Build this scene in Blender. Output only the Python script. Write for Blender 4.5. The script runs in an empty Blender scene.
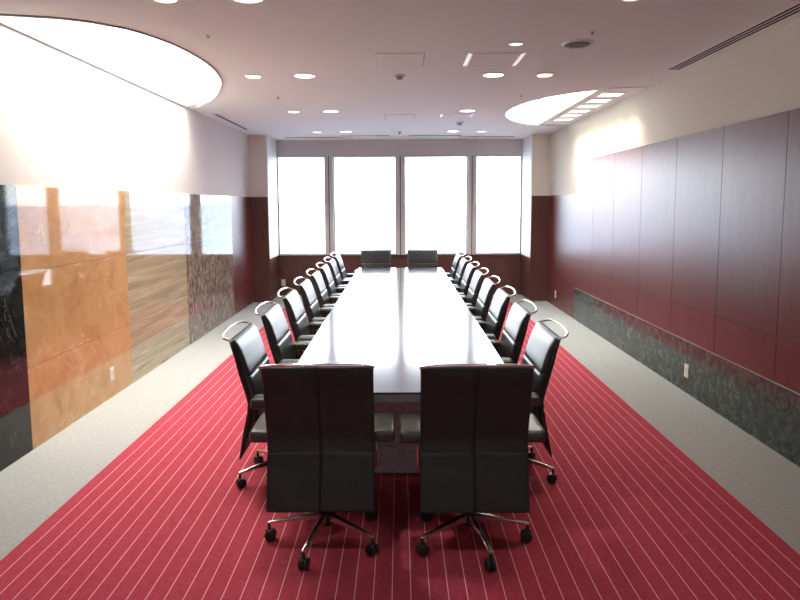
import bpy, bmesh, math, random
from mathutils import Vector, Matrix, noise
from mathutils.geometry import tessellate_polygon
PI = math.pi
C = bpy.context.scene.collection
SC = bpy.context.scene

# ------------------------------------------------------------------ camera
F_PX, PXC, PYC = 620.0, 400.0, 266.0
cam_d = bpy.data.cameras.new('camera')
cam = bpy.data.objects.new('camera', cam_d)
C.objects.link(cam)
cam_d.sensor_fit = 'HORIZONTAL'
cam_d.sensor_width = 36.0
cam_d.lens = 36.0 * F_PX / 800.0
cam_d.shift_x = 0.0
cam_d.shift_y = -(300.0 - PYC) / 800.0
cam_d.clip_start = 0.05
cam_d.clip_end = 9000
cam.location = (0, 0, 1.75)
cam.rotation_euler = (Matrix.Rotation(PI / 2 - math.radians(5.66), 3, 'X') @ Matrix.Rotation(math.radians(-0.27), 3, 'Z')).to_euler()
SC.camera = cam

# ------------------------------------------------------------------ sky
world = bpy.data.worlds.new('sky')
SC.world = world
world.use_nodes = True
wn = world.node_tree.nodes
wl = world.node_tree.links
for n in list(wn):
    wn.remove(n)
w_out = wn.new('ShaderNodeOutputWorld')
w_bg = wn.new('ShaderNodeBackground')
w_tc = wn.new('ShaderNodeTexCoord')
w_sep = wn.new('ShaderNodeSeparateXYZ')
w_ramp = wn.new('ShaderNodeValToRGB')
wl.new(w_tc.outputs['Generated'], w_sep.inputs[0])
wl.new(w_sep.outputs['Z'], w_ramp.inputs[0])
wl.new(w_ramp.outputs[0], w_bg.inputs[0])
wl.new(w_bg.outputs[0], w_out.inputs[0])
w_ramp.color_ramp.elements[0].position = 0.0
w_ramp.color_ramp.elements[0].color = (0.93, 0.96, 1.0, 1)
w_ramp.color_ramp.elements[1].position = 0.5
w_ramp.color_ramp.elements[1].color = (0.62, 0.76, 1.0, 1)
SKY = 5.8
w_bg.inputs[1].default_value = SKY

# portal over the window opening: it only guides the sky sampling, it gives no light of its own
pd = bpy.data.lights.new('window_daylight', 'AREA')
pd.shape = 'RECTANGLE'
pd.size, pd.size_y = 4.72, 1.9
pd.cycles.is_portal = True
po = bpy.data.objects.new('window_daylight', pd)
po.location = (0, 12.05, 1.73)
po.rotation_euler = (-PI / 2, 0, 0)
C.objects.link(po)

# ------------------------------------------------------------------ exposure
SC.view_settings.view_transform = 'Standard'
SC.view_settings.look = 'None'
SC.view_settings.gamma = 1.0
SC.view_settings.use_curve_mapping = False
SC.view_settings.exposure = 1.3
SC.cycles.max_bounces = 10
SC.cycles.diffuse_bounces = 6
SC.cycles.glossy_bounces = 6
SC.cycles.transparent_max_bounces = 12
SC.cycles.sample_clamp_indirect = 6.0
SC.cycles.use_denoising = True

WELL_L = 3.2        # luminous ceiling panels
WASH_L = 7.0       # wall-washing lamps in the ceiling wells
SPOT_W = 42.0       # recessed downlights

# ------------------------------------------------------------------ materials
def new_mat(name):
    m = bpy.data.materials.new(name)
    m.use_nodes = True
    return m, m.node_tree.nodes, m.node_tree.links, m.node_tree.nodes['Principled BSDF']

def plain(name, col, rough=0.5, metal=0.0, spec=0.5, coat=0.0, coat_rough=0.03, bump=0.0, bscale=200.0):
    m, n, l, b = new_mat(name)
    b.inputs['Base Color'].default_value = (*col, 1)
    b.inputs['Roughness'].default_value = rough
    b.inputs['Metallic'].default_value = metal
    b.inputs['Specular IOR Level'].default_value = spec
    b.inputs['Coat Weight'].default_value = coat
    b.inputs['Coat Roughness'].default_value = coat_rough
    if bump:
        t = n.new('ShaderNodeTexCoord')
        x = n.new('ShaderNodeTexNoise')
        x.inputs['Scale'].default_value = bscale
        x.inputs['Detail'].default_value = 4
        k = n.new('ShaderNodeBump')
        k.inputs['Strength'].default_value = bump
        k.inputs['Distance'].default_value = 0.01
        l.new(t.outputs['Object'], x.inputs['Vector'])
        l.new(x.outputs['Fac'], k.inputs['Height'])
        l.new(k.outputs[0], b.inputs['Normal'])
    return m

def ramp(n, stops, interp='LINEAR'):
    r = n.new('ShaderNodeValToRGB')
    r.color_ramp.interpolation = interp
    e = r.color_ramp.elements
    while len(e) < len(stops):
        e.new(0.5)
    for i, (p, c) in enumerate(stops):
        e[i].position = p
        e[i].color = (*c, 1)
    return r

def mapped(n, l, scale, rot=(0, 0, 0)):
    t = n.new('ShaderNodeTexCoord')
    mp = n.new('ShaderNodeMapping')
    mp.inputs['Scale'].default_value = scale
    mp.inputs['Rotation'].default_value = rot
    l.new(t.outputs['Object'], mp.inputs[0])
    return mp

def noise_tex(n, l, vec, scale, detail=6, rough=0.6, dist=0.0):
    x = n.new('ShaderNodeTexNoise')
    x.inputs['Scale'].default_value = scale
    x.inputs['Detail'].default_value = detail
    x.inputs['Roughness'].default_value = rough
    x.inputs['Distortion'].default_value = dist
    l.new(vec.outputs[0], x.inputs['Vector'])
    return x

def mixc(n, l, fac, a, b):
    x = n.new('ShaderNodeMix')
    x.data_type = 'RGBA'
    l.new(fac, x.inputs[0])
    for k, v in ((6, a), (7, b)):
        if isinstance(v, tuple):
            x.inputs[k].default_value = (*v, 1)
        else:
            l.new(v, x.inputs[k])
    return x.outputs[2]

def math_n(n, l, op, a, b=None):
    x = n.new('ShaderNodeMath')
    x.operation = op
    for k, v in ((0, a), (1, b)):
        if v is None:
            continue
        if isinstance(v, (int, float)):
            x.inputs[k].default_value = v
        else:
            l.new(v, x.inputs[k])
    return x.outputs[0]

def carpet_mat(name, ca, cb, stripes=False):
    m, n, l, b = new_mat(name)
    v = mapped(n, l, (1, 1, 1))
    a = noise_tex(n, l, v, 260, 2, 0.7)
    big = noise_tex(n, l, v, 38, 3, 0.6)
    f = math_n(n, l, 'ADD', math_n(n, l, 'MULTIPLY', a.outputs['Fac'], 0.7), math_n(n, l, 'MULTIPLY', big.outputs['Fac'], 0.3))
    r = ramp(n, [(0.38, ca), (0.64, cb)])
    l.new(f, r.inputs[0])
    col = r.outputs[0]
    if stripes:
        s = n.new('ShaderNodeSeparateXYZ')
        l.new(v.outputs[0], s.inputs[0])
        q = math_n(n, l, 'MULTIPLY', math_n(n, l, 'ADD', s.outputs['X'], 20.0), 1 / 0.0845)
        fr = math_n(n, l, 'FRACT', q)
        d = math_n(n, l, 'ABSOLUTE', math_n(n, l, 'SUBTRACT', fr, STRIPE_PH))
        on = math_n(n, l, 'LESS_THAN', d, 0.024)
        col = mixc(n, l, on, col, (0.80, 0.42, 0.44))
    l.new(col, b.inputs['Base Color'])
    b.inputs['Roughness'].default_value = 0.95
    b.inputs['Specular IOR Level'].default_value = 0.15
    k = n.new('ShaderNodeBump')
    k.inputs['Strength'].default_value = 0.5
    k.inputs['Distance'].default_value = 0.004
    l.new(a.outputs['Fac'], k.inputs['Height'])
    l.new(k.outputs[0], b.inputs['Normal'])
    return m

STRIPE_PH = ((20.0 + 0.042) / 0.0845) % 1.0

def wood_mat(name, ca, cb, rough, axis_scale=(30, 30, 0.9), spec=0.5, coat=0.0, coat_rough=0.1):
    m, n, l, b = new_mat(name)
    v = mapped(n, l, axis_scale)
    a = noise_tex(n, l, v, 1.6, 6, 0.65, 0.3)
    v2 = mapped(n, l, tuple(s * 4 for s in axis_scale))
    c = noise_tex(n, l, v2, 2.0, 3, 0.5)
    f = math_n(n, l, 'ADD', math_n(n, l, 'MULTIPLY', a.outputs['Fac'], 0.65), math_n(n, l, 'MULTIPLY', c.outputs['Fac'], 0.35))
    r = ramp(n, [(0.35, ca), (0.65, cb)])
    l.new(f, r.inputs[0])
    l.new(r.outputs[0], b.inputs['Base Color'])
    b.inputs['Roughness'].default_value = rough
    b.inputs['Specular IOR Level'].default_value = spec
    b.inputs['Coat Weight'].default_value = coat
    b.inputs['Coat Roughness'].default_value = coat_rough
    return m

def stone_mat(name, stops, scale, vein_col=None, vein_scale=2.0, vein_w=0.012, stretch=(1, 1, 1), rough=0.04, dist=0.8, spec=0.34, joints=True, streak=None):
    """polished stone: mottled base, thin wandering veins, fine slab joints"""
    m, n, l, b = new_mat(name)
    v = mapped(n, l, stretch)
    a = noise_tex(n, l, v, scale, 8, 0.68, dist)
    r = ramp(n, stops)
    l.new(a.outputs['Fac'], r.inputs[0])
    col = r.outputs[0]
    if streak:
        vs = mapped(n, l, streak[0])
        sx = noise_tex(n, l, vs, streak[1], 5, 0.6, 1.2)
        rs = ramp(n, [(streak[2], (0, 0, 0)), (streak[2] + 0.06, (1, 1, 1))])
        l.new(sx.outputs['Fac'], rs.inputs[0])
        col = mixc(n, l, rs.outputs[0], col, streak[3])
    if vein_col:
        v1 = mapped(n, l, (1, 1, 1), (0.3, 0.5, 0.2))
        w = noise_tex(n, l, v1, vein_scale, 5, 0.62, 1.6)
        d = math_n(n, l, 'ABSOLUTE', math_n(n, l, 'SUBTRACT', w.outputs['Fac'], 0.5))
        line = math_n(n, l, 'MAXIMUM', math_n(n, l, 'SUBTRACT', 1.0, math_n(n, l, 'DIVIDE', d, vein_w * 1.5)), 0.0)
        msk = noise_tex(n, l, v1, 3.1, 3, 0.5)
        on = math_n(n, l, 'MULTIPLY', line, math_n(n, l, 'MINIMUM', math_n(n, l, 'MAXIMUM', math_n(n, l, 'MULTIPLY', math_n(n, l, 'SUBTRACT', msk.outputs['Fac'], 0.42), 6.0), 0.0), 1.0))
        col = mixc(n, l, math_n(n, l, 'MULTIPLY', on, 0.75), col, vein_col)
    l.new(col, b.inputs['Base Color'])
    b.inputs['Roughness'].default_value = rough
    b.inputs['Specular IOR Level'].default_value = spec
    return m

def emit_mat(name, col, strength):
    m, n, l, b = new_mat(name)
    b.inputs['Base Color'].default_value = (0.8, 0.8, 0.8, 1)
    b.inputs['Emission Color'].default_value = (*col, 1)
    b.inputs['Emission Strength'].default_value = strength
    return m

def glass_mat(name):
    m, n, l, b = new_mat(name)
    n.remove(b)
    o = n['Material Output']
    tr = n.new('ShaderNodeBsdfTransparent')
    tr.inputs[0].default_value = (0.97, 0.985, 0.98, 1)
    gl = n.new('ShaderNodeBsdfGlossy')
    gl.inputs['Roughness'].default_value = 0.0
    fr = n.new('ShaderNodeFresnel')
    fr.inputs[0].default_value = 1.45
    mx = n.new('ShaderNodeMixShader')
    l.new(fr.outputs[0], mx.inputs[0])
    l.new(tr.outputs[0], mx.inputs[1])
    l.new(gl.outputs[0], mx.inputs[2])
    l.new(mx.outputs[0], o.inputs[0])
    return m

M = {}
M['ceiling'] = plain('ceiling paint', (0.84, 0.855, 0.835), 0.9, spec=0.2, bump=0.05, bscale=120)
M['plaster_r'] = plain('cream wall covering', (0.72, 0.69, 0.61), 0.85, spec=0.2, bump=0.1, bscale=300)
M['plaster_l'] = plain('off white wall covering', (0.74, 0.71, 0.69), 0.85, spec=0.2, bump=0.1, bscale=300)
M['white'] = plain('white paint', (0.84, 0.84, 0.85), 0.6)
M['soffit'] = plain('pale grey blind box', (0.60, 0.60, 0.63), 0.6)
M['grey_carpet'] = carpet_mat('grey carpet', (0.26, 0.27, 0.268), (0.40, 0.412, 0.408))
M['red_carpet'] = carpet_mat('red pinstripe carpet', (0.30, 0.032, 0.053), (0.44, 0.064, 0.098), True)
M['panel'] = wood_mat('red brown veneer', (0.095, 0.022, 0.022), (0.16, 0.038, 0.036), 0.33)
M['wood_dark'] = wood_mat('dark brown veneer', (0.085, 0.034, 0.029), (0.13, 0.052, 0.044), 0.30)
M['groove'] = plain('dark joint', (0.02, 0.008, 0.008), 0.8)
M['black_stone'] = stone_mat('black green marble', [(0.3, (0.008, 0.010, 0.010)), (0.7, (0.03, 0.033, 0.032))], 5, (0.22, 0.24, 0.22), 1.8, 0.003)
M['orange_stone'] = stone_mat('orange marble', [(0.25, (0.42, 0.215, 0.095)), (0.5, (0.55, 0.32, 0.15)), (0.75, (0.61, 0.40, 0.22))], 3.2, (0.80, 0.62, 0.40), 2.6, 0.006)
M['beige_stone'] = stone_mat('banded travertine', [(0.28, (0.25, 0.21, 0.13)), (0.45, (0.38, 0.32, 0.21)), (0.6, (0.49, 0.42, 0.30)), (0.75, (0.56, 0.49, 0.37))], 2.2, None, stretch=(1, 0.30, 6.0), dist=0.7,
                             streak=((1, 0.22, 4.2), 1.5, 0.62, (0.19, 0.165, 0.12)))
M['brown_stone'] = stone_mat('brown mottled granite', [(0.36, (0.07, 0.048, 0.036)), (0.5, (0.20, 0.155, 0.12)), (0.62, (0.46, 0.39, 0.32))], 13, None, stretch=(1, 2.0, 0.75), dist=1.2)
M['green_stone'] = stone_mat('dark green marble', [(0.3, (0.022, 0.030, 0.027)), (0.52, (0.06, 0.075, 0.068)), (0.7, (0.15, 0.17, 0.155))], 15, (0.26, 0.28, 0.25), 4.5, 0.007, rough=0.10)
M['pedestal'] = stone_mat('grey mauve marble', [(0.3, (0.40, 0.41, 0.45)), (0.7, (0.60, 0.62, 0.66))], 4, (0.03, 0.025, 0.03), 6.0, 0.02, rough=0.4, spec=0.3)
M['table'] = wood_mat('dark lacquered table top', (0.045, 0.030, 0.030), (0.085, 0.060, 0.060), 0.15, (9, 0.6, 9), coat=1.0, coat_rough=0.13)
M['table_edge'] = wood_mat('dark table edging', (0.20, 0.17, 0.20), (0.27, 0.235, 0.27), 0.3, (6, 0.6, 9))
M['leather'] = plain('black leather', (0.020, 0.020, 0.021), 0.30, spec=0.7, bump=0.12, bscale=90)
M['leather_back'] = plain('black leather back', (0.020, 0.0215, 0.022), 0.55, spec=0.4, bump=0.18, bscale=60)
M['leather_seat'] = plain('black green leather', (0.034, 0.036, 0.026), 0.30, spec=0.7, bump=0.12, bscale=90)
M['chrome'] = plain('chrome', (0.82, 0.82, 0.83), 0.12, 1.0)
M['steel'] = plain('polished steel', (0.62, 0.60, 0.60), 0.22, 1.0)
M['black_plastic'] = plain('black plastic', (0.012, 0.012, 0.013), 0.4)
M['mullion'] = plain('anodised mullion', (0.58, 0.57, 0.56), 0.45, 0.0)
M['grey_metal'] = plain('grey metal', (0.38, 0.37, 0.37), 0.5)
M['glass'] = glass_mat('window glass')
M['slot'] = plain('black slot', (0.012, 0.012, 0.012), 0.8)
M['ring'] = plain('white lamp ring', (0.72, 0.70, 0.69), 0.4)
M['plate'] = plain('ivory outlet plate', (0.78, 0.74, 0.62), 0.35)
M['lamp_white'] = emit_mat('white lamp', (1.0, 0.97, 0.92), 3.0)
M['lamp_warm'] = emit_mat('warm lamp', (1.0, 0.78, 0.52), 0.9)
M['lamp_small'] = emit_mat('small white lamp', (1.0, 0.97, 0.95), 0.6)
M['diffuser'] = emit_mat('luminous panel', (1.0, 0.975, 0.91), WELL_L)
M['square'] = emit_mat('square lamp', (1.0, 0.96, 0.84), 0.9)

# ------------------------------------------------------------------ mesh helpers
def obj(name, bm, mat, parent=None, smooth=None, recalc=True):
    if recalc:
        bmesh.ops.recalc_face_normals(bm, faces=bm.faces[:])
    me = bpy.data.meshes.new(name)
    bm.to_mesh(me)
    bm.free()
    for m in (mat if isinstance(mat, (list, tuple)) else [mat]):
        me.materials.append(m)
    if smooth is not None:
        me.shade_smooth()
        me.set_sharp_from_angle(angle=math.radians(smooth))
    o = bpy.data.objects.new(name, me)
    C.objects.link(o)
    if parent:
        o.parent = parent
    return o

def tag(o, label, cat, group=None, kind=None):
    if label: o['label'] = label
    if cat: o['category'] = cat
    if group: o['group'] = group
    if kind: o['kind'] = kind
    return o

def thing(name, label, cat, loc=(0, 0, 0), rz=0.0, group=None):
    o = bpy.data.objects.new(name, None)
    o.empty_display_size = 0.1
    C.objects.link(o)
    o.location = loc
    o.rotation_euler = (0, 0, rz)
    return tag(o, label, cat, group)

def box(bm, x0, x1, y0, y1, z0, z1, bev=0.0, seg=2, mi=0):
    r = bmesh.ops.create_cube(bm, size=1.0)
    vs = r['verts']
    for v in vs:
        v.co = Vector(((x0 + x1) / 2 + v.co.x * (x1 - x0), (y0 + y1) / 2 + v.co.y * (y1 - y0), (z0 + z1) / 2 + v.co.z * (z1 - z0)))
    fs = set(f for v in vs for f in v.link_faces)
    for f in fs:
        f.material_index = mi
    if bev:
        es = list(set(e for v in vs for e in v.link_edges))
        bmesh.ops.bevel(bm, geom=es, offset=bev, segments=seg, affect='EDGES', profile=0.6)
    return bm

def nb():
    return bmesh.new()

def one_box(*a, **k):
    return box(nb(), *a, **k)

def catmull(pts, n=8, closed=False):
    P = [Vector(p) for p in pts]
    out = []
    m = len(P)
    for i in range(m if closed else m - 1):
        if closed:
            a, b, c, d = P[(i - 1) % m], P[i], P[(i + 1) % m], P[(i + 2) % m]
        else:
            a, b, c, d = P[max(i - 1, 0)], P[i], P[i + 1], P[min(i + 2, m - 1)]
        for k in range(n):
            t = k / n
            out.append(0.5 * ((2 * b) + (c - a) * t + (2 * a - 5 * b + 4 * c - d) * t * t + (3 * b - a - 3 * c + d) * t ** 3))
    if not closed:
        out.append(P[-1])
    return out

def tube(bm, pts, r, n=10, cap=True):
    """sweep a circle (radius r or list of radii) along pts"""
    P = [Vector(p) for p in pts]
    rs = r if isinstance(r, (list, tuple)) else [r] * len(P)
    rings = []
    up = None
    for i, p in enumerate(P):
        t = (P[min(i + 1, len(P) - 1)] - P[max(i - 1, 0)]).normalized()
        if up is None:
            up = t.orthogonal().normalized()
        else:
            up = (up - t * up.dot(t))
            up = up.normalized() if up.length > 1e-6 else t.orthogonal().normalized()
        s = t.cross(up)
        rings.append([bm.verts.new(p + (up * math.cos(2 * PI * k / n) + s * math.sin(2 * PI * k / n)) * rs[i]) for k in range(n)])
    for a, b in zip(rings, rings[1:]):
        for k in range(n):
            bm.faces.new((a[k], a[(k + 1) % n], b[(k + 1) % n], b[k]))
    if cap:
        bm.faces.new(rings[0])
        bm.faces.new(rings[-1])
    return bm

def lathe(bm, prof, n=24, cx=0.0, cy=0.0):
    """revolve (radius, z) pairs about the vertical axis"""
    rings = []
    for r, z in prof:
        if r < 1e-6:
            rings.append([bm.verts.new((cx, cy, z))])
        else:
            rings.append([bm.verts.new((cx + r * math.cos(2 * PI * k / n), cy + r * math.sin(2 * PI * k / n), z)) for k in range(n)])
    for a, b in zip(rings, rings[1:]):
        for k in range(n):
            q = [a[k % len(a)], a[(k + 1) % len(a)], b[(k + 1) % len(b)], b[k % len(b)]]
            u = []
            for v in q:
                if v not in u:
                    u.append(v)
            if len(u) >= 3:
                bm.faces.new(u)
    return bm

def prism(bm, outline, z0, z1):
    """closed solid from a 2D outline (may be concave)"""
    tri = tessellate_polygon([[Vector((x, y, 0)) for x, y in outline]])
    lo = [bm.verts.new((x, y, z0)) for x, y in outline]
    hi = [bm.verts.new((x, y, z1)) for x, y in outline]
    for t in tri:
        bm.faces.new([lo[i] for i in t])
        bm.faces.new([hi[i] for i in reversed(t)])
    m = len(outline)
    for i in range(m):
        j = (i + 1) % m
        bm.faces.new((lo[i], lo[j], hi[j], hi[i]))
    return bm

def copy_tree(o, parent=None):
    c = o.copy()
    C.objects.link(c)
    if parent:
        c.parent = parent
    for ch in list(o.children):
        copy_tree(ch, c)
    return c

def struct(name, bm, mat, parent=None, label=None, smooth=None):
    o = obj(name, bm, mat, parent, smooth)
    o['kind'] = 'structure'
    if label:
        o['label'] = label
    return o

# ------------------------------------------------------------------ room dimensions
HW = 2.665          # half width
CZ = 2.977          # ceiling
YB = -3.0           # wall behind the camera
YP = 11.12          # front of the two pillars
YW = 12.0           # window plane
PX = 2.352          # inner side of the pillars
SILL, HEAD = 0.785, 2.675
WAIN = 1.895        # stone / wainscot top
PTOP = 2.372        # tall wood panels on the right wall
PY0 = 9.35          # where those panels start
MTOP = 0.482        # marble base top

def fl(x0, x1, y0, y1, z0, z1, name, mat, parent=None, **k):
    return struct(name, one_box(x0, x1, y0, y1, z0, z1, **k), mat, parent)

fl(-2.95, 2.95, YB - 0.2, YW + 0.15, -0.25, 0.0, 'floor', M['grey_carpet'])['label'] = 'grey speckled carpet floor along the walls'

# left wall: off white covering above, polished stone slabs and veneer below
wall_l = fl(-2.9, -HW, YB, YW + 0.15, 0.0, 3.75, 'wall_left', M['plaster_l'])
def cladding(name, x0, x1, y0, y1, zs, mat, parent, gap=0.0015, label=None):
    bm = nb()
    for z0, z1 in zip(zs, zs[1:]):
        box(bm, x0, x1, y0 + gap, y1 - gap, z0 + gap, z1 - gap)
    return struct(name, bm, mat, parent, label)
ZS = [0.0, 0.602, 1.285, WAIN]
cladding('stone_cladding', -HW - 0.01, -HW + 0.012, YB, 4.32, ZS, M['black_stone'], wall_l, label='black marble slabs')
cladding('stone_cladding', -HW - 0.01, -HW + 0.012, 4.32, 6.0, ZS, M['orange_stone'], wall_l, label='orange marble slabs')
cladding('stone_cladding', -HW - 0.01, -HW + 0.012, 6.0, 7.67, ZS, M['beige_stone'], wall_l, label='banded beige travertine slabs')
cladding('stone_cladding', -HW - 0.01, -HW + 0.012, 7.67, 9.8, ZS, M['brown_stone'], wall_l, label='mottled brown granite slabs')
cladding('wood_panelling', -HW - 0.01, -HW + 0.012, 9.8, YP, [0.0, WAIN], M['panel'], wall_l, label='red brown veneer panel')

# right wall: cream covering above, tall veneer panels over a marble base
wall_r = fl(HW, 2.9, YB, YW + 0.15, 0.0, 3.75, 'wall_right', M['plaster_r'])
bm = nb()
ys = [PY0, 8.52, 7.70, 6.83, 5.98, 5.13, 4.285, 3.43, 2.58, 1.73, 0.88, 0.03, -0.82, -1.67, -2.52, YB]
for ya, yb in zip(ys, ys[1:]):
    box(bm, HW - 0.022, HW + 0.01, yb + 0.003, ya - 0.003, 0.8105, PTOP)
    box(bm, HW - 0.022, HW + 0.01, yb + 0.003, ya - 0.003, MTOP + 0.008, 0.8075)
struct('wood_panelling', bm, M['panel'], wall_r, 'tall red brown veneer panels')
fl(HW - 0.012, HW + 0.01, YB, PY0 - 0.004, MTOP + 0.006, PTOP - 0.01, 'panel_backing', M['groove'], wall_r)
bm = nb()
for ya, yb in zip(ys[::2], ys[2::2] + [YB]):
    box(bm, HW - 0.016, HW + 0.01, yb + 0.001, ya - 0.001, 0.0, MTOP)
struct('marble_base', bm, M['green_stone'], wall_r, 'dark green marble base')
fl(HW - 0.024, HW + 0.01, YB, PY0, MTOP, MTOP + 0.007, 'base_moulding', M['grey_metal'], wall_r)
cladding('wood_panelling', HW - 0.012, HW + 0.01, PY0, YP, [0.0, WAIN], M['panel'], wall_r, label='lower veneer panel by the pillar')

# wall behind the camera
fl(-2.9, 2.9, YB - 0.2, YB, 0.0, 3.2, 'wall_near', M['white'])

# window wall: pillars, spandrel, blind box, mullions
wall_w = struct('wall_far', one_box(-2.9, 2.9, YW, YW + 0.15, 0.0, SILL), M['wood_dark'])
fl(-PX, PX, YW - 0.02, YW + 0.01, 0.0, SILL - 0.025, 'wood_panelling', M['wood_dark'], wall_w)
fl(-PX, PX, YW - 0.045, YW + 0.02, SILL - 0.025, SILL, 'window_ledge', M['wood_dark'], wall_w, bev=0.004)
fl(-PX, PX, YW - 0.01, YW + 0.15, HEAD, CZ + 0.05, 'blind_box', M['soffit'], wall_w)
for s, nm in ((-1, 'trim_1'), (1, 'trim_2')):
    xa, xb = sorted((s * PX, s * 2.7))
    p = fl(xa, xb, YP, YW + 0.15, WAIN, CZ + 0.05, nm, M['plaster_l'] if s < 0 else M['plaster_r'])
    p['label'] = 'plastered pillar head beside the windows, ' + ('stone wall side' if s < 0 else 'veneer wall side')
    fl(xa, xb, YP + 0.001, YW + 0.15, 0.0, WAIN, 'pillar_core', M['wood_dark'], p)
    fl(xa + (0.0 if s < 0 else -0.006), xb + (0.006 if s < 0 else 0.0), YP - 0.012, YP + 0.01, 0.0, WAIN, 'wood_panelling', M['wood_dark'], p)
    xi = s * PX
    fl(min(xi, xi - s * 0.008), max(xi, xi - s * 0.008), YP + 0.02, YW - 0.046, SILL, CZ, 'window_reveal', M['white'], p)

mx = [-PX + 0.0, -1.352, 0.012, 1.385, PX]
MW = 0.078
for k, x in enumerate(mx[1:-1]):
    bm = nb()
    box(bm, x - MW, x - 0.008, YW - 0.07, YW + 0.12, SILL, HEAD, bev=0.006)
    box(bm, x + 0.008, x + MW, YW - 0.07, YW + 0.12, SILL, HEAD, bev=0.006)
    o = struct('trim_%d' % (3 + k), bm, M['mullion'])
    o['label'] = 'anodised window mullion'
    fl(x - 0.02, x + 0.02, YW - 0.045, YW + 0.10, SILL, HEAD, 'gasket', M['slot'], o)
for k in range(4):
    xa = mx[k] + (MW if k else 0.0)
    xb = mx[k + 1] - (MW if k < 3 else 0.0)
    bm = nb()
    f = 0.022
    ya, yb = YW + 0.03, YW + 0.09
    box(bm, xa, xb, ya, yb, SILL, SILL + f)
    box(bm, xa, xb, ya, yb, HEAD - f, HEAD)
    box(bm, xa, xa + f, ya, yb, SILL + f, HEAD - f)
    box(bm, xb - f, xb, ya, yb, SILL + f, HEAD - f)
    w = struct('window_%d' % (k + 1), bm, M['mullion'])
    w['label'] = 'window frame and pane'
    fl(xa + f, xb - f, YW + 0.055, YW + 0.061, SILL + f, HEAD - f, 'window_pane', M['glass'], w)

# ------------------------------------------------------------------ ceiling with its two luminous wells
lw_pts = [(-HW, 4.10), (-2.575, 4.115), (-2.38, 4.16), (-2.167, 4.225), (-1.997, 4.345), (-1.837, 4.545), (-1.705, 4.966), (-1.665, 5.591), (-1.745, 6.22), (-1.885, 6.68), (-2.09, 7.19), (-2.37, 7.68), (-HW, 8.02)]
LW = [(p.x, p.y) for p in catmull([(x, y, 0) for x, y in lw_pts], 4)]
LW = [(max(x, -HW), y) for x, y in LW]
RC, RA, RB = (HW, 8.32), 1.235, 1.62
RW = [(RC[0] - RA * math.sin(t), RC[1] + RB * math.cos(t)) for t in [PI * k / 40 for k in range(41)]]   # from far to near
out = [(-HW - 0.02, YB - 0.05), (-HW - 0.02, LW[0][1])] + LW + [(-HW - 0.02, LW[-1][1]), (-HW - 0.02, YW + 0.15), (HW + 0.02, YW + 0.15), (HW + 0.02, RW[0][1])] + RW + [(HW + 0.02, RW[-1][1]), (HW + 0.02, YB - 0.05)]
struct('ceiling', prism(nb(), out, CZ, CZ + 0.03), M['ceiling'])['label'] = 'off white ceiling with two half oval openings'

def shaft(line, z0, z1, t, side):
    """curved wall of a light well: the line swept up, thickened away from the opening"""
    bm = nb()
    n = len(line)
    cx = sum(p[0] for p in line) / n
    cy = sum(p[1] for p in line) / n
    rows = []
    for x, y in line:
        d = Vector((x - cx, y - cy)).normalized() * t
        rows.append([bm.verts.new(c) for c in ((x, y, z0), (x, y, z1), (x + d.x, y + d.y, z1), (x + d.x, y + d.y, z0))])
    for a, b in zip(rows, rows[1:]):
        for k in range(4):
            bm.faces.new((a[k], a[(k + 1) % 4], b[(k + 1) % 4], b[k]))
    bm.faces.new(rows[0])
    bm.faces.new(rows[-1])
    return bm

def area_lamp(name, loc, sx, sy, power, col, parent, spread=180, rot=(0, 0, 0)):
    d = bpy.data.lights.new(name, 'AREA')
    d.shape = 'RECTANGLE'
    d.size, d.size_y = sx, sy
    d.energy = power
    d.color = col
    d.spread = math.radians(spread)
    o = bpy.data.objects.new(name, d)
    o.location = loc
    o.rotation_euler = rot
    C.objects.link(o)
    o.parent = parent
    return o

WD = 0.42
wl_t = thing('luminous_ceiling_well', 'large half oval luminous ceiling recess above the polished stone wall', 'ceiling light')
obj('well_shaft', shaft(LW, CZ + 0.03, CZ + WD + 0.05, 0.03, 1), M['white'], wl_t, 30)
obj('diffuser', prism(nb(), LW, CZ + WD, CZ + WD + 0.03), M['diffuser'], wl_t)
obj('lip', shaft(LW, CZ - 0.012, CZ + 0.03, 0.018, 1), M['grey_metal'], wl_t, 30)
obj('edge_strip', one_box(-HW - 0.005, -HW + 0.02, 4.12, 8.0, CZ - 0.012, CZ + 0.012), M['grey_metal'], wl_t)
area_lamp('wash_lamp', (-HW + 0.16, 6.06, CZ + 0.05), 0.10, 3.5, WASH_L * 3.5, (1.0, 0.93, 0.78), wl_t, 110)

wr_t = thing('luminous_ceiling_well', 'smaller half oval luminous ceiling recess above the veneer wall, with square lamps', 'ceiling light')
obj('well_shaft', shaft(RW, CZ + 0.03, CZ + 0.30, 0.03, 1), M['white'], wr_t, 30)
obj('diffuser', prism(nb(), RW, CZ + 0.25, CZ + 0.28), M['diffuser'], wr_t)
obj('lip', shaft(RW, CZ - 0.010, CZ + 0.03, 0.012, 1), M['white'], wr_t, 30)
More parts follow.
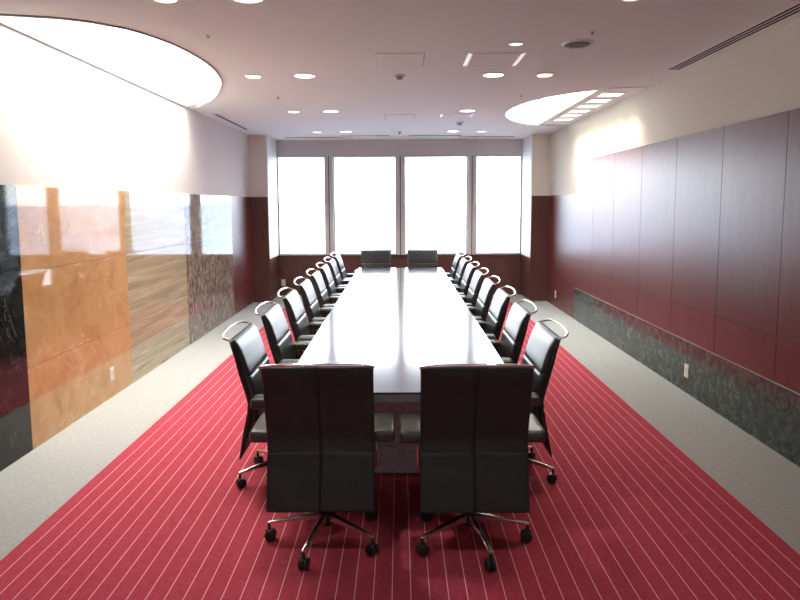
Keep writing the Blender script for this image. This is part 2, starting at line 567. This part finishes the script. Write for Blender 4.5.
# shelf along the wall inside the recess
XS = 2.17
arc = [p for p in RW if p[0] >= XS]
far = [p for p in arc if p[1] > RC[1]]
near = [p for p in arc if p[1] < RC[1]]
dyS = RB * math.sqrt(1 - ((RC[0] - XS) / RA) ** 2)
shelf = far + [(XS, RC[1] + dyS), (XS, RC[1] - dyS)] + near
obj('lamp_shelf', prism(nb(), shelf, CZ + 0.005, CZ + 0.05), M['ceiling'], wr_t)
for k in range(6):
    y = 7.19 + 0.415 * k
    sq = thing('square_wall_washer', 'square recessed wall washer lamp over the veneer wall, ' + ['nearest the camera', 'second from the camera', 'third from the camera', 'third from the window end', 'second from the window end', 'closest to the window end'][k], 'ceiling light', (2.40, y, CZ + 0.005), 0, 'square lamps in the ceiling recess')
    bm = nb()
    for a in ((-0.135, 0.135, -0.125, -0.112), (-0.135, 0.135, 0.112, 0.125), (-0.135, -0.122, -0.112, 0.112), (0.122, 0.135, -0.112, 0.112)):
        box(bm, *a, -0.006, 0.0)
    obj('lamp_frame', bm, M['ring'], sq)
    obj('lens', one_box(-0.122, 0.122, -0.112, 0.112, -0.004, 0.0), M['square'], sq)
    area_lamp('wash_lamp', (0, 0, -0.012), 0.12, 0.12, WASH_L * 0.25, (1.0, 0.93, 0.72), sq, 100)

# ------------------------------------------------------------------ ceiling fittings
def disc_lamp(name, label, x, y, r, mat, group, power, col, warm=False):
    t = thing(name, label, 'ceiling light', (x, y, CZ), 0, group)
    bm = lathe(nb(), [(r * 0.86, 0.0), (r * 0.86, -0.006), (r * 0.93, -0.009), (r, -0.006), (r, 0.0)], 32)
    obj('trim_ring', bm, M['ring'], t, 40)
    if warm:
        obj('lens', lathe(nb(), [(r * 0.86, -0.001), (r * 0.8, -0.012), (r * 0.4, -0.018), (0, -0.018)], 32), mat, t, 60)
    else:
        obj('lens', lathe(nb(), [(r * 0.86, -0.001), (r * 0.80, -0.004), (0, -0.005)], 32), mat, t, 60)
    if power:
        d = bpy.data.lights.new('downlight_beam', 'SPOT')
        d.energy = power
        d.color = col
        d.spot_size = math.radians(100)
        d.spot_blend = 0.6
        d.shadow_soft_size = r * 0.8
        o = bpy.data.objects.new('downlight_beam', d)
        o.location = (0, 0, -0.03)
        C.objects.link(o)
        o.parent = t
    return t

rows = [(3.81, 'at the camera end'), (6.06, 'over the near half of the table'), (8.32, 'over the far half of the table'), (10.61, 'closest to the windows')]
for y, w in rows:
    for s, side in ((-1, 'stone wall side'), (1, 'veneer wall side')):
        if not (s > 0 and y < 4):
            disc_lamp('downlight', 'added unseen fill downlight, %s, %s' % (side, w), s * 0.90, y, 0.108, M['lamp_white'], 'white downlights', SPOT_W, (1, 0.96, 0.9))
        if not (s > 0 and 8 < y < 9):
            disc_lamp('accent_downlight', 'small warm outer downlight, %s, %s' % (side, w), s * 1.388, y, 0.085, M['lamp_warm'], 'warm accent downlights', SPOT_W * 0.6, (1, 0.78, 0.5), True)
for y, w in ((1.57, 'just behind the camera end of the room'), (-2.25, 'near the wall behind the camera')):  # unseen lamps added to brighten the near end of the room
    for s, side in ((-1, 'stone wall side'), (1, 'veneer wall side')):
        disc_lamp('downlight', 'added unseen fill downlight, %s, %s' % (side, w), s * 0.90, y, 0.108, M['lamp_white'], 'white downlights', SPOT_W * (0.4 if y > 0 else 2.2), (1, 0.96, 0.9))
disc_lamp('emergency_light', 'narrow faint white lamp beside the round ceiling speaker', 0.90, 4.91, 0.06, M['lamp_small'], None, 0, None)

sp = thing('ceiling_speaker', 'round ceiling speaker with dark grey grille and pale rim', 'speaker', (1.375, 4.91, CZ))
obj('rim', lathe(nb(), [(0.098, 0.0), (0.098, -0.012), (0.108, -0.014), (0.120, -0.004), (0.120, 0.0)], 36), M['ring'], sp, 40)
obj('grille', lathe(nb(), [(0.098, -0.004), (0.07, -0.014), (0, -0.016)], 36), plain('speaker grille', (0.12, 0.11, 0.105), 0.6, bump=0.5, bscale=400), sp, 60)

def small_head(name, label, cat, x, y, r, grp=None):
    t = thing(name, label, cat, (x, y, CZ), 0, grp)
    obj('flange', lathe(nb(), [(r, 0.0), (r * 0.9, -0.006), (r * 0.4, -0.008), (0, -0.008)], 20), M['ring'], t, 40)
    obj('nozzle', lathe(nb(), [(r * 0.42, -0.006), (r * 0.36, -0.018), (r * 0.55, -0.021), (0, -0.022)], 16), M['grey_metal'], t, 40)
small_head('sprinkler_head', 'tiny sprinkler head on the ceiling behind the round speaker', 'sprinkler', 1.385, 4.58, 0.022, 'sprinkler heads')
small_head('sprinkler_head', 'tiny sprinkler head just inside the large luminous oval', 'sprinkler', -1.381, 4.63, 0.022, 'sprinkler heads')
small_head('sprinkler_head', 'tiny sprinkler head beside the smaller luminous oval', 'sprinkler', 1.378, 7.17, 0.022, 'sprinkler heads')
small_head('sprinkler_head', 'tiny sprinkler head between two warm downlights near the stone wall', 'sprinkler', -1.382, 7.23, 0.022, 'sprinkler heads')

def detector(label, x, y, r):
    t = thing('smoke_detector', label, 'smoke detector', (x, y, CZ), 0, 'smoke detectors')
    obj('mount_plate', lathe(nb(), [(r, 0.0), (r, -0.012), (r * 0.8, -0.016), (0, -0.016)], 24), M['ring'], t, 40)
    obj('sensor_cage', lathe(nb(), [(r * 0.62, -0.016), (r * 0.55, -0.035), (r * 0.3, -0.045), (0, -0.046)], 20), M['grey_metal'], t, 40)
detector('smoke detector in the middle of the ceiling beside the plain hatch', 0.004, 6.06, 0.055)
detector('smoke detector on the veneer wall side near the windows', 0.907, 9.52, 0.065)
detector('small smoke detector in the middle of the ceiling nearest the windows', 0.004, 10.6, 0.040)

def hatch(label, x0, x1, y0, y1, fins):
    t = thing('ceiling_hatch', label, 'ceiling hatch', ((x0 + x1) / 2, (y0 + y1) / 2, CZ), 0, 'ceiling hatches')
    a, b = (x1 - x0) / 2, (y1 - y0) / 2
    bm = nb()
    f = 0.010
    for q in ((-a, a, -b, -b + f), (-a, a, b - f, b), (-a, -a + f, -b + f, b - f), (a - f, a, -b + f, b - f)):
        box(bm, *q, -0.003, 0.001)
    obj('frame', bm, M['grey_metal'], t)
    obj('panel', one_box(-a + f, a - f, -b + f, b - f, -0.004, 0.001), M['ceiling'], t)
    if fins:
        for s in (-1, 1):
            obj('glow_strip', one_box(s * a - 0.015, s * a + 0.015, -b + 0.01, b - 0.01, -0.006, 0.0), M['glow_fin'], t)['label'] = 'bright white strip'
M['glow_fin'] = emit_mat('bright strip', (1, 0.98, 0.97), 0.22)  # white strips given a faint emission of their own
hatch('plain square ceiling hatch on the centre line, over the near half of the table', -0.2, 0.215, 5.19, 5.665, False)
hatch('faint square ceiling hatch on the centre line, over the far half of the table', -0.2, 0.22, 8.65, 9.12, False)
hatch('ceiling hatch between two bright strips, the nearer of the pair', 0.585, 1.02, 5.20, 5.665, True)
hatch('ceiling hatch between two bright strips, the farther of the pair', 0.585, 1.0, 8.63, 8.93, True)

def slot_vent(label, x0, x1, y0, y1, n, along, group='slot diffusers'):
    t = thing('slot_diffuser', label, 'air vent', ((x0 + x1) / 2, (y0 + y1) / 2, CZ), 0, group)
    a, b = (x1 - x0) / 2, (y1 - y0) / 2
    obj('frame', one_box(-a, a, -b, b, -0.004, 0.001), M['ceiling'], t)
    for k in range(n):
        if along == 'y':
            w = 2 * a / (2 * n + 1)
            q = (-a + w * (2 * k + 1), -a + w * (2 * k + 2), -b + 0.02, b - 0.02)
        else:
            q = (-a + 0.02, a - 0.02, -b * 0.6, b * 0.6)
        obj('slot', one_box(*q, -0.006, 0.0), M['slot'], t)
slot_vent('long slot air vent with dark lines along the veneer wall', 2.455, 2.59, 2.6, 5.87, 3, 'y')
slot_vent('single slot air vent along the stone wall beyond the luminous oval', -2.525, -2.425, 8.5, 10.25, 1, 'y')
slot_vent('outer slot air vent before the windows, stone wall side', -2.1, -1.0, 11.40, 11.50, 1, 'x')
slot_vent('inner slot air vent before the windows, stone wall side', -1.08, -0.15, 11.17, 11.29, 1, 'x')
slot_vent('inner slot air vent before the windows, veneer wall side', 0.15, 1.12, 11.17, 11.29, 1, 'x')
slot_vent('outer slot air vent before the windows, veneer wall side', 1.05, 2.1, 11.40, 11.50, 1, 'x')

# ------------------------------------------------------------------ red carpet, table
rc = obj('inset_carpet', one_box(-1.985, 1.985, 1.3, 10.95, -0.002, 0.006), M['red_carpet'])  # unseen near end cut short so the grey floor bounces neutral light
tag(rc, 'red carpet with thin pale pinstripes under the long table', 'carpet')

TX, TY0, TY1, TZ = 0.676, 3.33, 10.10, 0.72
tb = thing('conference_table', 'long dark lacquered conference table on marble pedestals', 'table', (0, (TY0 + TY1) / 2, 0.006))
hy = (TY1 - TY0) / 2
obj('table_top', one_box(-TX, TX, -hy, hy, TZ - 0.012 - 0.006, TZ - 0.006, bev=0.002), M['table'], tb)
obj('apron', one_box(-TX + 0.004, TX - 0.004, -hy + 0.004, hy - 0.004, TZ - 0.065, TZ - 0.018, bev=0.002), M['table_edge'], tb)
for yc in (-hy + 0.56 + 0.6, 0.0, hy - 0.56 - 0.6):
    obj('pedestal', one_box(-0.30, 0.30, yc - 0.6, yc + 0.6, 0.0, TZ - 0.065, bev=0.003), M['pedestal'], tb)

# ------------------------------------------------------------------ the chair
def interp(tab, z):
    """smooth interpolation in a (z, value) table"""
    for i in range(len(tab) - 1):
        if tab[i][0] <= z <= tab[i + 1][0]:
            z0, v0 = tab[max(i - 1, 0)]
            z1, v1 = tab[i]
            z2, v2 = tab[i + 1]
            z3, v3 = tab[min(i + 2, len(tab) - 1)]
            t = (z - z1) / (z2 - z1)
            m1 = (v2 - v0) / max(z2 - z0, 1e-6) * (z2 - z1)
            m2 = (v3 - v1) / max(z3 - z1, 1e-6) * (z2 - z1)
            return (2 * t ** 3 - 3 * t ** 2 + 1) * v1 + (t ** 3 - 2 * t ** 2 + t) * m1 + (-2 * t ** 3 + 3 * t ** 2) * v2 + (t ** 3 - t ** 2) * m2
    return tab[0][1] if z < tab[0][0] else tab[-1][1]

REAR = [(0.225, -0.232), (0.36, -0.206), (0.47, -0.184), (0.565, -0.172), (0.62, -0.184), (0.70, -0.205), (0.84, -0.241), (0.956, -0.272)]
SHELL = [(0.225, -0.218), (0.36, -0.178), (0.47, -0.148), (0.565, -0.140), (0.62, -0.150), (0.70, -0.172), (0.84, -0.210), (0.956, -0.252)]
FRONT = [(0.44, -0.108), (0.50, -0.108), (0.58, -0.114), (0.66, -0.130), (0.735, -0.150), (0.84, -0.184), (0.90, -0.206), (0.956, -0.238)]
HWID = 0.264

def slab(z0, z1, rear, front, hw, nz=26, nx=24, er=0.012, er_z=0.012, groove=False, wrinkle=0.0, pillow=0.0):
    """padded panel between two profiles, its rim rounded, as one closed mesh"""
    bm = nb()
    us = [-1.0, -1.0 + er * 0.3 / hw, -1.0 + er / hw] + [-1 + er / hw + (2 - 2 * er / hw) * k / nx for k in range(1, nx)] + [1 - er / hw, 1 - er * 0.3 / hw, 1.0]
    if groove:
        us = sorted(us + [-0.03, -0.015, -0.008, 0.008, 0.015, 0.03])
    dz = z1 - z0
    ws = [0.0, er_z * 0.3 / dz, er_z / dz] + [er_z / dz + (1 - 2 * er_z / dz) * k / nz for k in range(1, nz)] + [1 - er_z / dz, 1 - er_z * 0.3 / dz, 1.0]
    def edge(d, e):
        d = max(0.0, min(1.0, d / e))
        return math.sqrt(max(0.0, 1 - (1 - d) ** 2))
    if groove:
        g0 = (0.505 - z0) / dz
        ws = sorted(ws + [g0 + d / dz for d in (-0.008, -0.004, -0.002, 0.0, 0.002, 0.004, 0.008)])
    R, Fv = [], []
    for w in ws:
        z = z0 + w * dz
        ra, fa = [], []
        for u in us:
            x = u * hw
            k = edge((1 - abs(u)) * hw, er) * 0.75 + 0.25
            k *= edge(min(w, 1 - w) * dz, er_z) * 0.75 + 0.25
            yr, yf = interp(rear, z), interp(front, z)
            ym, h = (yr + yf) / 2, (yf - yr) / 2
            pr = h * k
            pf = h * k + pillow * (1 - u * u) * (4 * w * (1 - w)) ** 0.5
            if groove:
                pr -= 0.006 * math.exp(-(x / 0.004) ** 2) + 0.002 * math.exp(-((z - 0.505) / 0.005) ** 2)
            if wrinkle:
                q = math.exp(-((z - 0.50) / 0.09) ** 2)
                pr += wrinkle * (q * math.sin(z * 130 + 2.2 * noise.noise(Vector((x * 5, z * 3, 1.3)))) * (0.6 + noise.noise(Vector((x * 9, z * 20, 4)))) + 0.9 * noise.noise(Vector((x * 7, z * 9, 7.7))))
            ra.append(bm.verts.new((x, ym - pr, z)))
            fa.append(bm.verts.new((x, ym + pf, z)))
        R.append(ra)
        Fv.append(fa)
    nzv, nxv = len(ws), len(us)
    for i in range(nzv - 1):
        for j in range(nxv - 1):
            bm.faces.new((R[i][j], R[i][j + 1], R[i + 1][j + 1], R[i + 1][j]))
            bm.faces.new((Fv[i][j], Fv[i + 1][j], Fv[i + 1][j + 1], Fv[i][j + 1]))
        bm.faces.new((R[i][0], R[i + 1][0], Fv[i + 1][0], Fv[i][0]))
        bm.faces.new((R[i][-1], Fv[i][-1], Fv[i + 1][-1], R[i + 1][-1]))
    for j in range(nxv - 1):
        bm.faces.new((R[0][j], Fv[0][j], Fv[0][j + 1], R[0][j + 1]))
        bm.faces.new((R[-1][j], R[-1][j + 1], Fv[-1][j + 1], Fv[-1][j]))
    return bm

def cushion(x0, x1, y0, y1, z0, z1, r, dome=0.012, n=14):
    """upholstered pad: rounded box with a gently domed top"""
    bm = nb()
    box(bm, x0, x1, y0, y1, z0, z1, bev=r, seg=4)
    top = [f for f in bm.faces if f.normal.z > 0.99 and f.calc_area() > 1e-4]
    es = list(set(e for f in top for e in f.edges))
    bmesh.ops.subdivide_edges(bm, edges=es, cuts=n, use_grid_fill=True)
    cx, cy, a, b = (x0 + x1) / 2, (y0 + y1) / 2, (x1 - x0) / 2, (y1 - y0) / 2
    for v in bm.verts:
        if v.co.z > z1 - r * 0.5:
            u, w = (v.co.x - cx) / a, (v.co.y - cy) / b
            v.co.z += dome * max(0.0, 1 - u * u) * max(0.0, 1 - w * w)
    return bm

def make_chair():
    t = thing('conference_chair', '', 'chair', group='black leather conference chairs')
    back = obj('back_shell', slab(0.225, 0.956, REAR, SHELL, HWID, groove=True, wrinkle=0.005), M['leather_back'], t, 50)
    cr = [(z, y - 0.01) for z, y in SHELL]
    obj('upper_cushion', slab(0.735, 0.953, cr, FRONT, HWID - 0.006, nz=14, er=0.018, er_z=0.010, pillow=0.004), M['leather'], back, 50)
    obj('lumbar_cushion', slab(0.455, 0.733, cr, FRONT, HWID - 0.006, nz=14, er=0.018, er_z=0.005, pillow=0.002), M['leather'], back, 50)
    hp = [(0.262, -0.248, 0.946), (0.263, -0.280, 0.958), (0.250, -0.302, 0.966), (0.205, -0.317, 0.975), (0.11, -0.328, 0.981)]
    hp = catmull([(-x, y, z) for x, y, z in hp] + [(0, -0.332, 0.983)] + hp[::-1], 6)
    obj('handle', tube(nb(), hp, 0.0078, 10), M['chrome'], back, 60)['label'] = 'chrome loop handle'
    obj('seat', cushion(-0.25, 0.25, -0.125, 0.345, 0.395, 0.475, 0.03, 0.014), M['leather_seat'], t, 50)
    obj('seat_pan', one_box(-0.2, 0.2, -0.11, 0.26, 0.365, 0.40, bev=0.01), M['black_plastic'], t, 40)
    for s in (-1, 1):
        x0, x1 = sorted((s * 0.252, s * 0.362))
        arm = obj('armrest', cushion(x0, x1, -0.13, 0.150, 0.566, 0.628, 0.022, 0.004, 6), M['leather_seat'], t, 50)
        pp = catmull([(s * 0.268, 0.01, 0.575), (s * 0.268, 0.01, 0.50), (s * 0.268, 0.01, 0.405), (s * 0.258, 0.01, 0.382), (s * 0.23, 0.01, 0.376), (s * 0.15, 0.01, 0.376)], 5)
        obj('arm_post', tube(nb(), pp, 0.0075, 8), M['chrome'], arm, 60)
    obj('gas_column', lathe(nb(), [(0.0, 0.085), (0.036, 0.085), (0.040, 0.10), (0.040, 0.15), (0.028, 0.16), (0.028, 0.27), (0.020, 0.272), (0.020, 0.38), (0.0, 0.385)], 20), M['black_plastic'], t, 40)
    # one leg along +X, a caster under its tip
    for k in range(5):
        if k == 0:
            bm = nb()
            st = [(0.030, 0.018, 0.110, 0.150), (0.12, 0.014, 0.108, 0.134), (0.22, 0.011, 0.100, 0.118), (0.298, 0.0095, 0.092, 0.104), (0.306, 0.006, 0.094, 0.101)]
            rings = []
            for x, w, za, zb in st:
                c = 0.35
                rings.append([bm.verts.new(p) for p in ((x, -w, za), (x, w, za), (x, w, zb - w * c), (x, w * 0.6, zb), (x, -w * 0.6, zb), (x, -w, zb - w * c))])
            for a, b in zip(rings, rings[1:]):
                for i in range(6):
                    bm.faces.new((a[i], a[(i + 1) % 6], b[(i + 1) % 6], b[i]))
            bm.faces.new(rings[0]); bm.faces.new(rings[-1])
            leg = obj('leg', bm, M['steel'], t, 40)
            bm = nb()
            for sy in (-1, 1):
                q = lathe(nb(), [(0.0, 0.003), (0.024, 0.003), (0.029, 0.006), (0.030, 0.012), (0.029, 0.020), (0.022, 0.023), (0.0, 0.023)], 22)
                q.transform(Matrix.Translation((0.292, 0.0, 0.031)) @ Matrix.Rotation(-sy * PI / 2, 4, 'X'))
                me = bpy.data.meshes.new('tmp'); q.to_mesh(me); q.free()
                bm.from_mesh(me); bpy.data.meshes.remove(me)
            lathe(bm, [(0.0, 0.04), (0.008, 0.04), (0.008, 0.094), (0.0, 0.094)], 10, 0.298, 0.0)
            box(bm, 0.272, 0.318, -0.006, 0.006, 0.028, 0.060, bev=0.004)
            obj('caster', bm, M['black_plastic'], leg, 40)
        else:
            copy_tree(leg, t)
    return t

proto = make_chair()
used = [False]
rnd = random.Random(4)
def place(x, y, rz, label, group, phase, lift=0.0):
    c = proto if not used[0] else copy_tree(proto)
    used[0] = True
    c.location = (x, y, 0.0055)
    c.rotation_euler = (0, 0, rz)
    c['label'] = label
    c['group'] = group
    for o in c.children:                                            # height-adjustable back
        if o.name.startswith('back_shell'):
            o.location = (0, 0, lift)
    legs = [o for o in c.children if o.name.startswith('leg')]
    for k, o in enumerate(legs):
        o.rotation_euler = (0, 0, math.radians(phase + 72 * k) - rz)
    return c

place(-0.392, 3.105, 0.0, 'black leather chair seen from behind at the near table end, stone wall side', 'chairs at the table ends', 183, 0.034)
place(0.358, 3.09, 0.0, 'black leather chair seen from behind at the near table end, veneer wall side', 'chairs at the table ends', 211, 0.034)
nth = ['nearest the camera', 'second from the camera', 'third from the camera', 'fourth from the camera', 'fourth from the windows', 'third from the windows', 'second from the windows', 'closest to the windows']
for k in range(8):
    y = 3.85 + 0.838 * k
    place(-0.742, y, -PI / 2, 'chrome-handled black leather chair along the table on the stone wall side, ' + nth[k], 'chairs along the stone wall side of the table', [211, 190, 230, 200, 215, 245, 190, 222][k])
    place(0.685, y + 0.02, PI / 2, 'chrome-handled black leather chair along the table on the veneer wall side, ' + nth[k], 'chairs along the veneer wall side of the table', [-26, 5, -30, 20, 0, -20, 12, -8][k])
place(-0.417, 10.55, PI, 'black leather chair facing the camera at the window end, stone wall side', 'chairs at the table ends', 60)
place(0.395, 10.55, PI, 'black leather chair facing the camera at the window end, veneer wall side', 'chairs at the table ends', 40)

# ------------------------------------------------------------------ wall outlets
def outlet(label, loc, rz):
    t = thing('wall_outlet', label, 'outlet', loc, rz, 'wall outlets')     # faces local -Y
    obj('face_plate', one_box(-0.037, 0.037, -0.008, 0.0, -0.062, 0.062, bev=0.003), M['plate'], t)
    obj('socket', one_box(-0.014, 0.014, -0.010, -0.006, -0.035, 0.035, bev=0.002), M['ring'], t)
    obj('socket_slots', box(one_box(-0.007, -0.004, -0.0108, -0.009, 0.006, 0.02), 0.004, 0.007, -0.0108, -0.009, 0.006, 0.02), M['slot'], t)
outlet('ivory outlet plate low on the orange marble', (-HW + 0.012, 5.57, 0.215), PI / 2)
outlet('ivory outlet plate low on the dark green marble base', (HW - 0.016, 5.61, 0.208), -PI / 2)
outlet('ivory outlet plate low on the veneer beside the far pillar', (HW - 0.012, 10.48, 0.215), -PI / 2)
outlet('ivory outlet plate low on the wood under the windows', (-2.27, YW - 0.02, 0.25), 0)

# ------------------------------------------------------------------ outside, far below the windows
GZ = -60.0
M['city_ground'] = None
m, n, l, b = new_mat('hazy plain')
v = mapped(n, l, (1, 1, 1))
a = noise_tex(n, l, v, 0.012, 8, 0.7)
r = ramp(n, [(0.35, (0.30, 0.32, 0.34)), (0.5, (0.42, 0.43, 0.45)), (0.65, (0.55, 0.56, 0.58))])  # distance haze is put into these pale ground colours
l.new(a.outputs['Fac'], r.inputs[0])
l.new(r.outputs[0], b.inputs['Base Color'])
b.inputs['Roughness'].default_value = 0.9
M['city_ground'] = m
bm = nb()
box(bm, -4200, 4200, 60, 7000, GZ - 2, GZ)
g = struct('ground', bm, M['city_ground'])
g['label'] = 'pale hazy plain far below the windows'
# low hills on the horizon
bm = nb()
prev = None
N = 120
for i in range(N + 1):
    x = -4200 + 8400 * i / N
    h = 75 + 45 * noise.noise(Vector((x * 0.0011, 2.0, 0))) + 18 * noise.noise(Vector((x * 0.006, 5.0, 0)))
    cur = [bm.verts.new(p) for p in ((x, 5200, GZ), (x, 5600, GZ + h), (x, 6300, GZ))]
    if prev:
        for k in range(3):
            bm.faces.new((prev[k], cur[k], cur[(k + 1) % 3], prev[(k + 1) % 3]))
    else:
        bm.faces.new(cur)
    prev = cur
bm.faces.new(prev)
hl = struct('hills', bm, plain('hazy hills', (0.40, 0.43, 0.48), 0.95))  # bluish haze put into the hill colour
hl['label'] = 'pale blue hills on the horizon'
# town roofs: hazy mass nobody could count
bm = nb()
rr = random.Random(11)
for _ in range(420):
    y = rr.uniform(950, 3800)
    x = rr.uniform(-0.95, 0.95) * y * 0.9
    w, d, h = rr.uniform(8, 30), rr.uniform(8, 25), rr.choice([6, 7, 9, 12, 16, 22])
    box(bm, x - w / 2, x + w / 2, y, y + d, GZ, GZ + h)
tw = obj('distant_town', bm, plain('hazy roofs', (0.5, 0.51, 0.53), 0.9))  # roof colour paled to stand for distance haze
tag(tw, 'hazy roofs of the town far outside the windows', 'town', kind='stuff')

ap = thing('apartment_block', 'distant apartment block with banded floors left of the middle mullion', 'building', (-24, 820, GZ))
obj('walls', one_box(-9, 9, 0, 14, 0, 27), plain('pale rose concrete', (0.55, 0.47, 0.44), 0.9), ap)
for k in range(5):
    obj('balcony', one_box(-9.3, 9.3, -1.2, 0.2, 4 + 5 * k, 5.4 + 5 * k), plain('balcony %d' % k, (0.32, 0.24, 0.22), 0.9), ap)

vd = thing('viaduct', 'distant elevated road on grouped piers outside the windows at the veneer wall side', 'bridge', (100, 860, GZ))
obj('deck', box(one_box(-105, 100, 0, 12, 10.5, 12.2), -105, 100, -0.4, 0, 12.0, 13.4), plain('concrete deck', (0.40, 0.41, 0.44), 0.9), vd)
pm = None
for k in range(16):
    x = -98 + 13 * k
    if pm is None:
        pm = obj('pier', box(one_box(-1.1, 1.1, 3, 9, 0, 9), -2.2, 2.2, 1, 11, 9, 10.5), plain('concrete pier', (0.30, 0.32, 0.36), 0.9), vd)
        pm.location.x = x
    else:
        q = pm.copy()
        C.objects.link(q)
        q.location.x = x
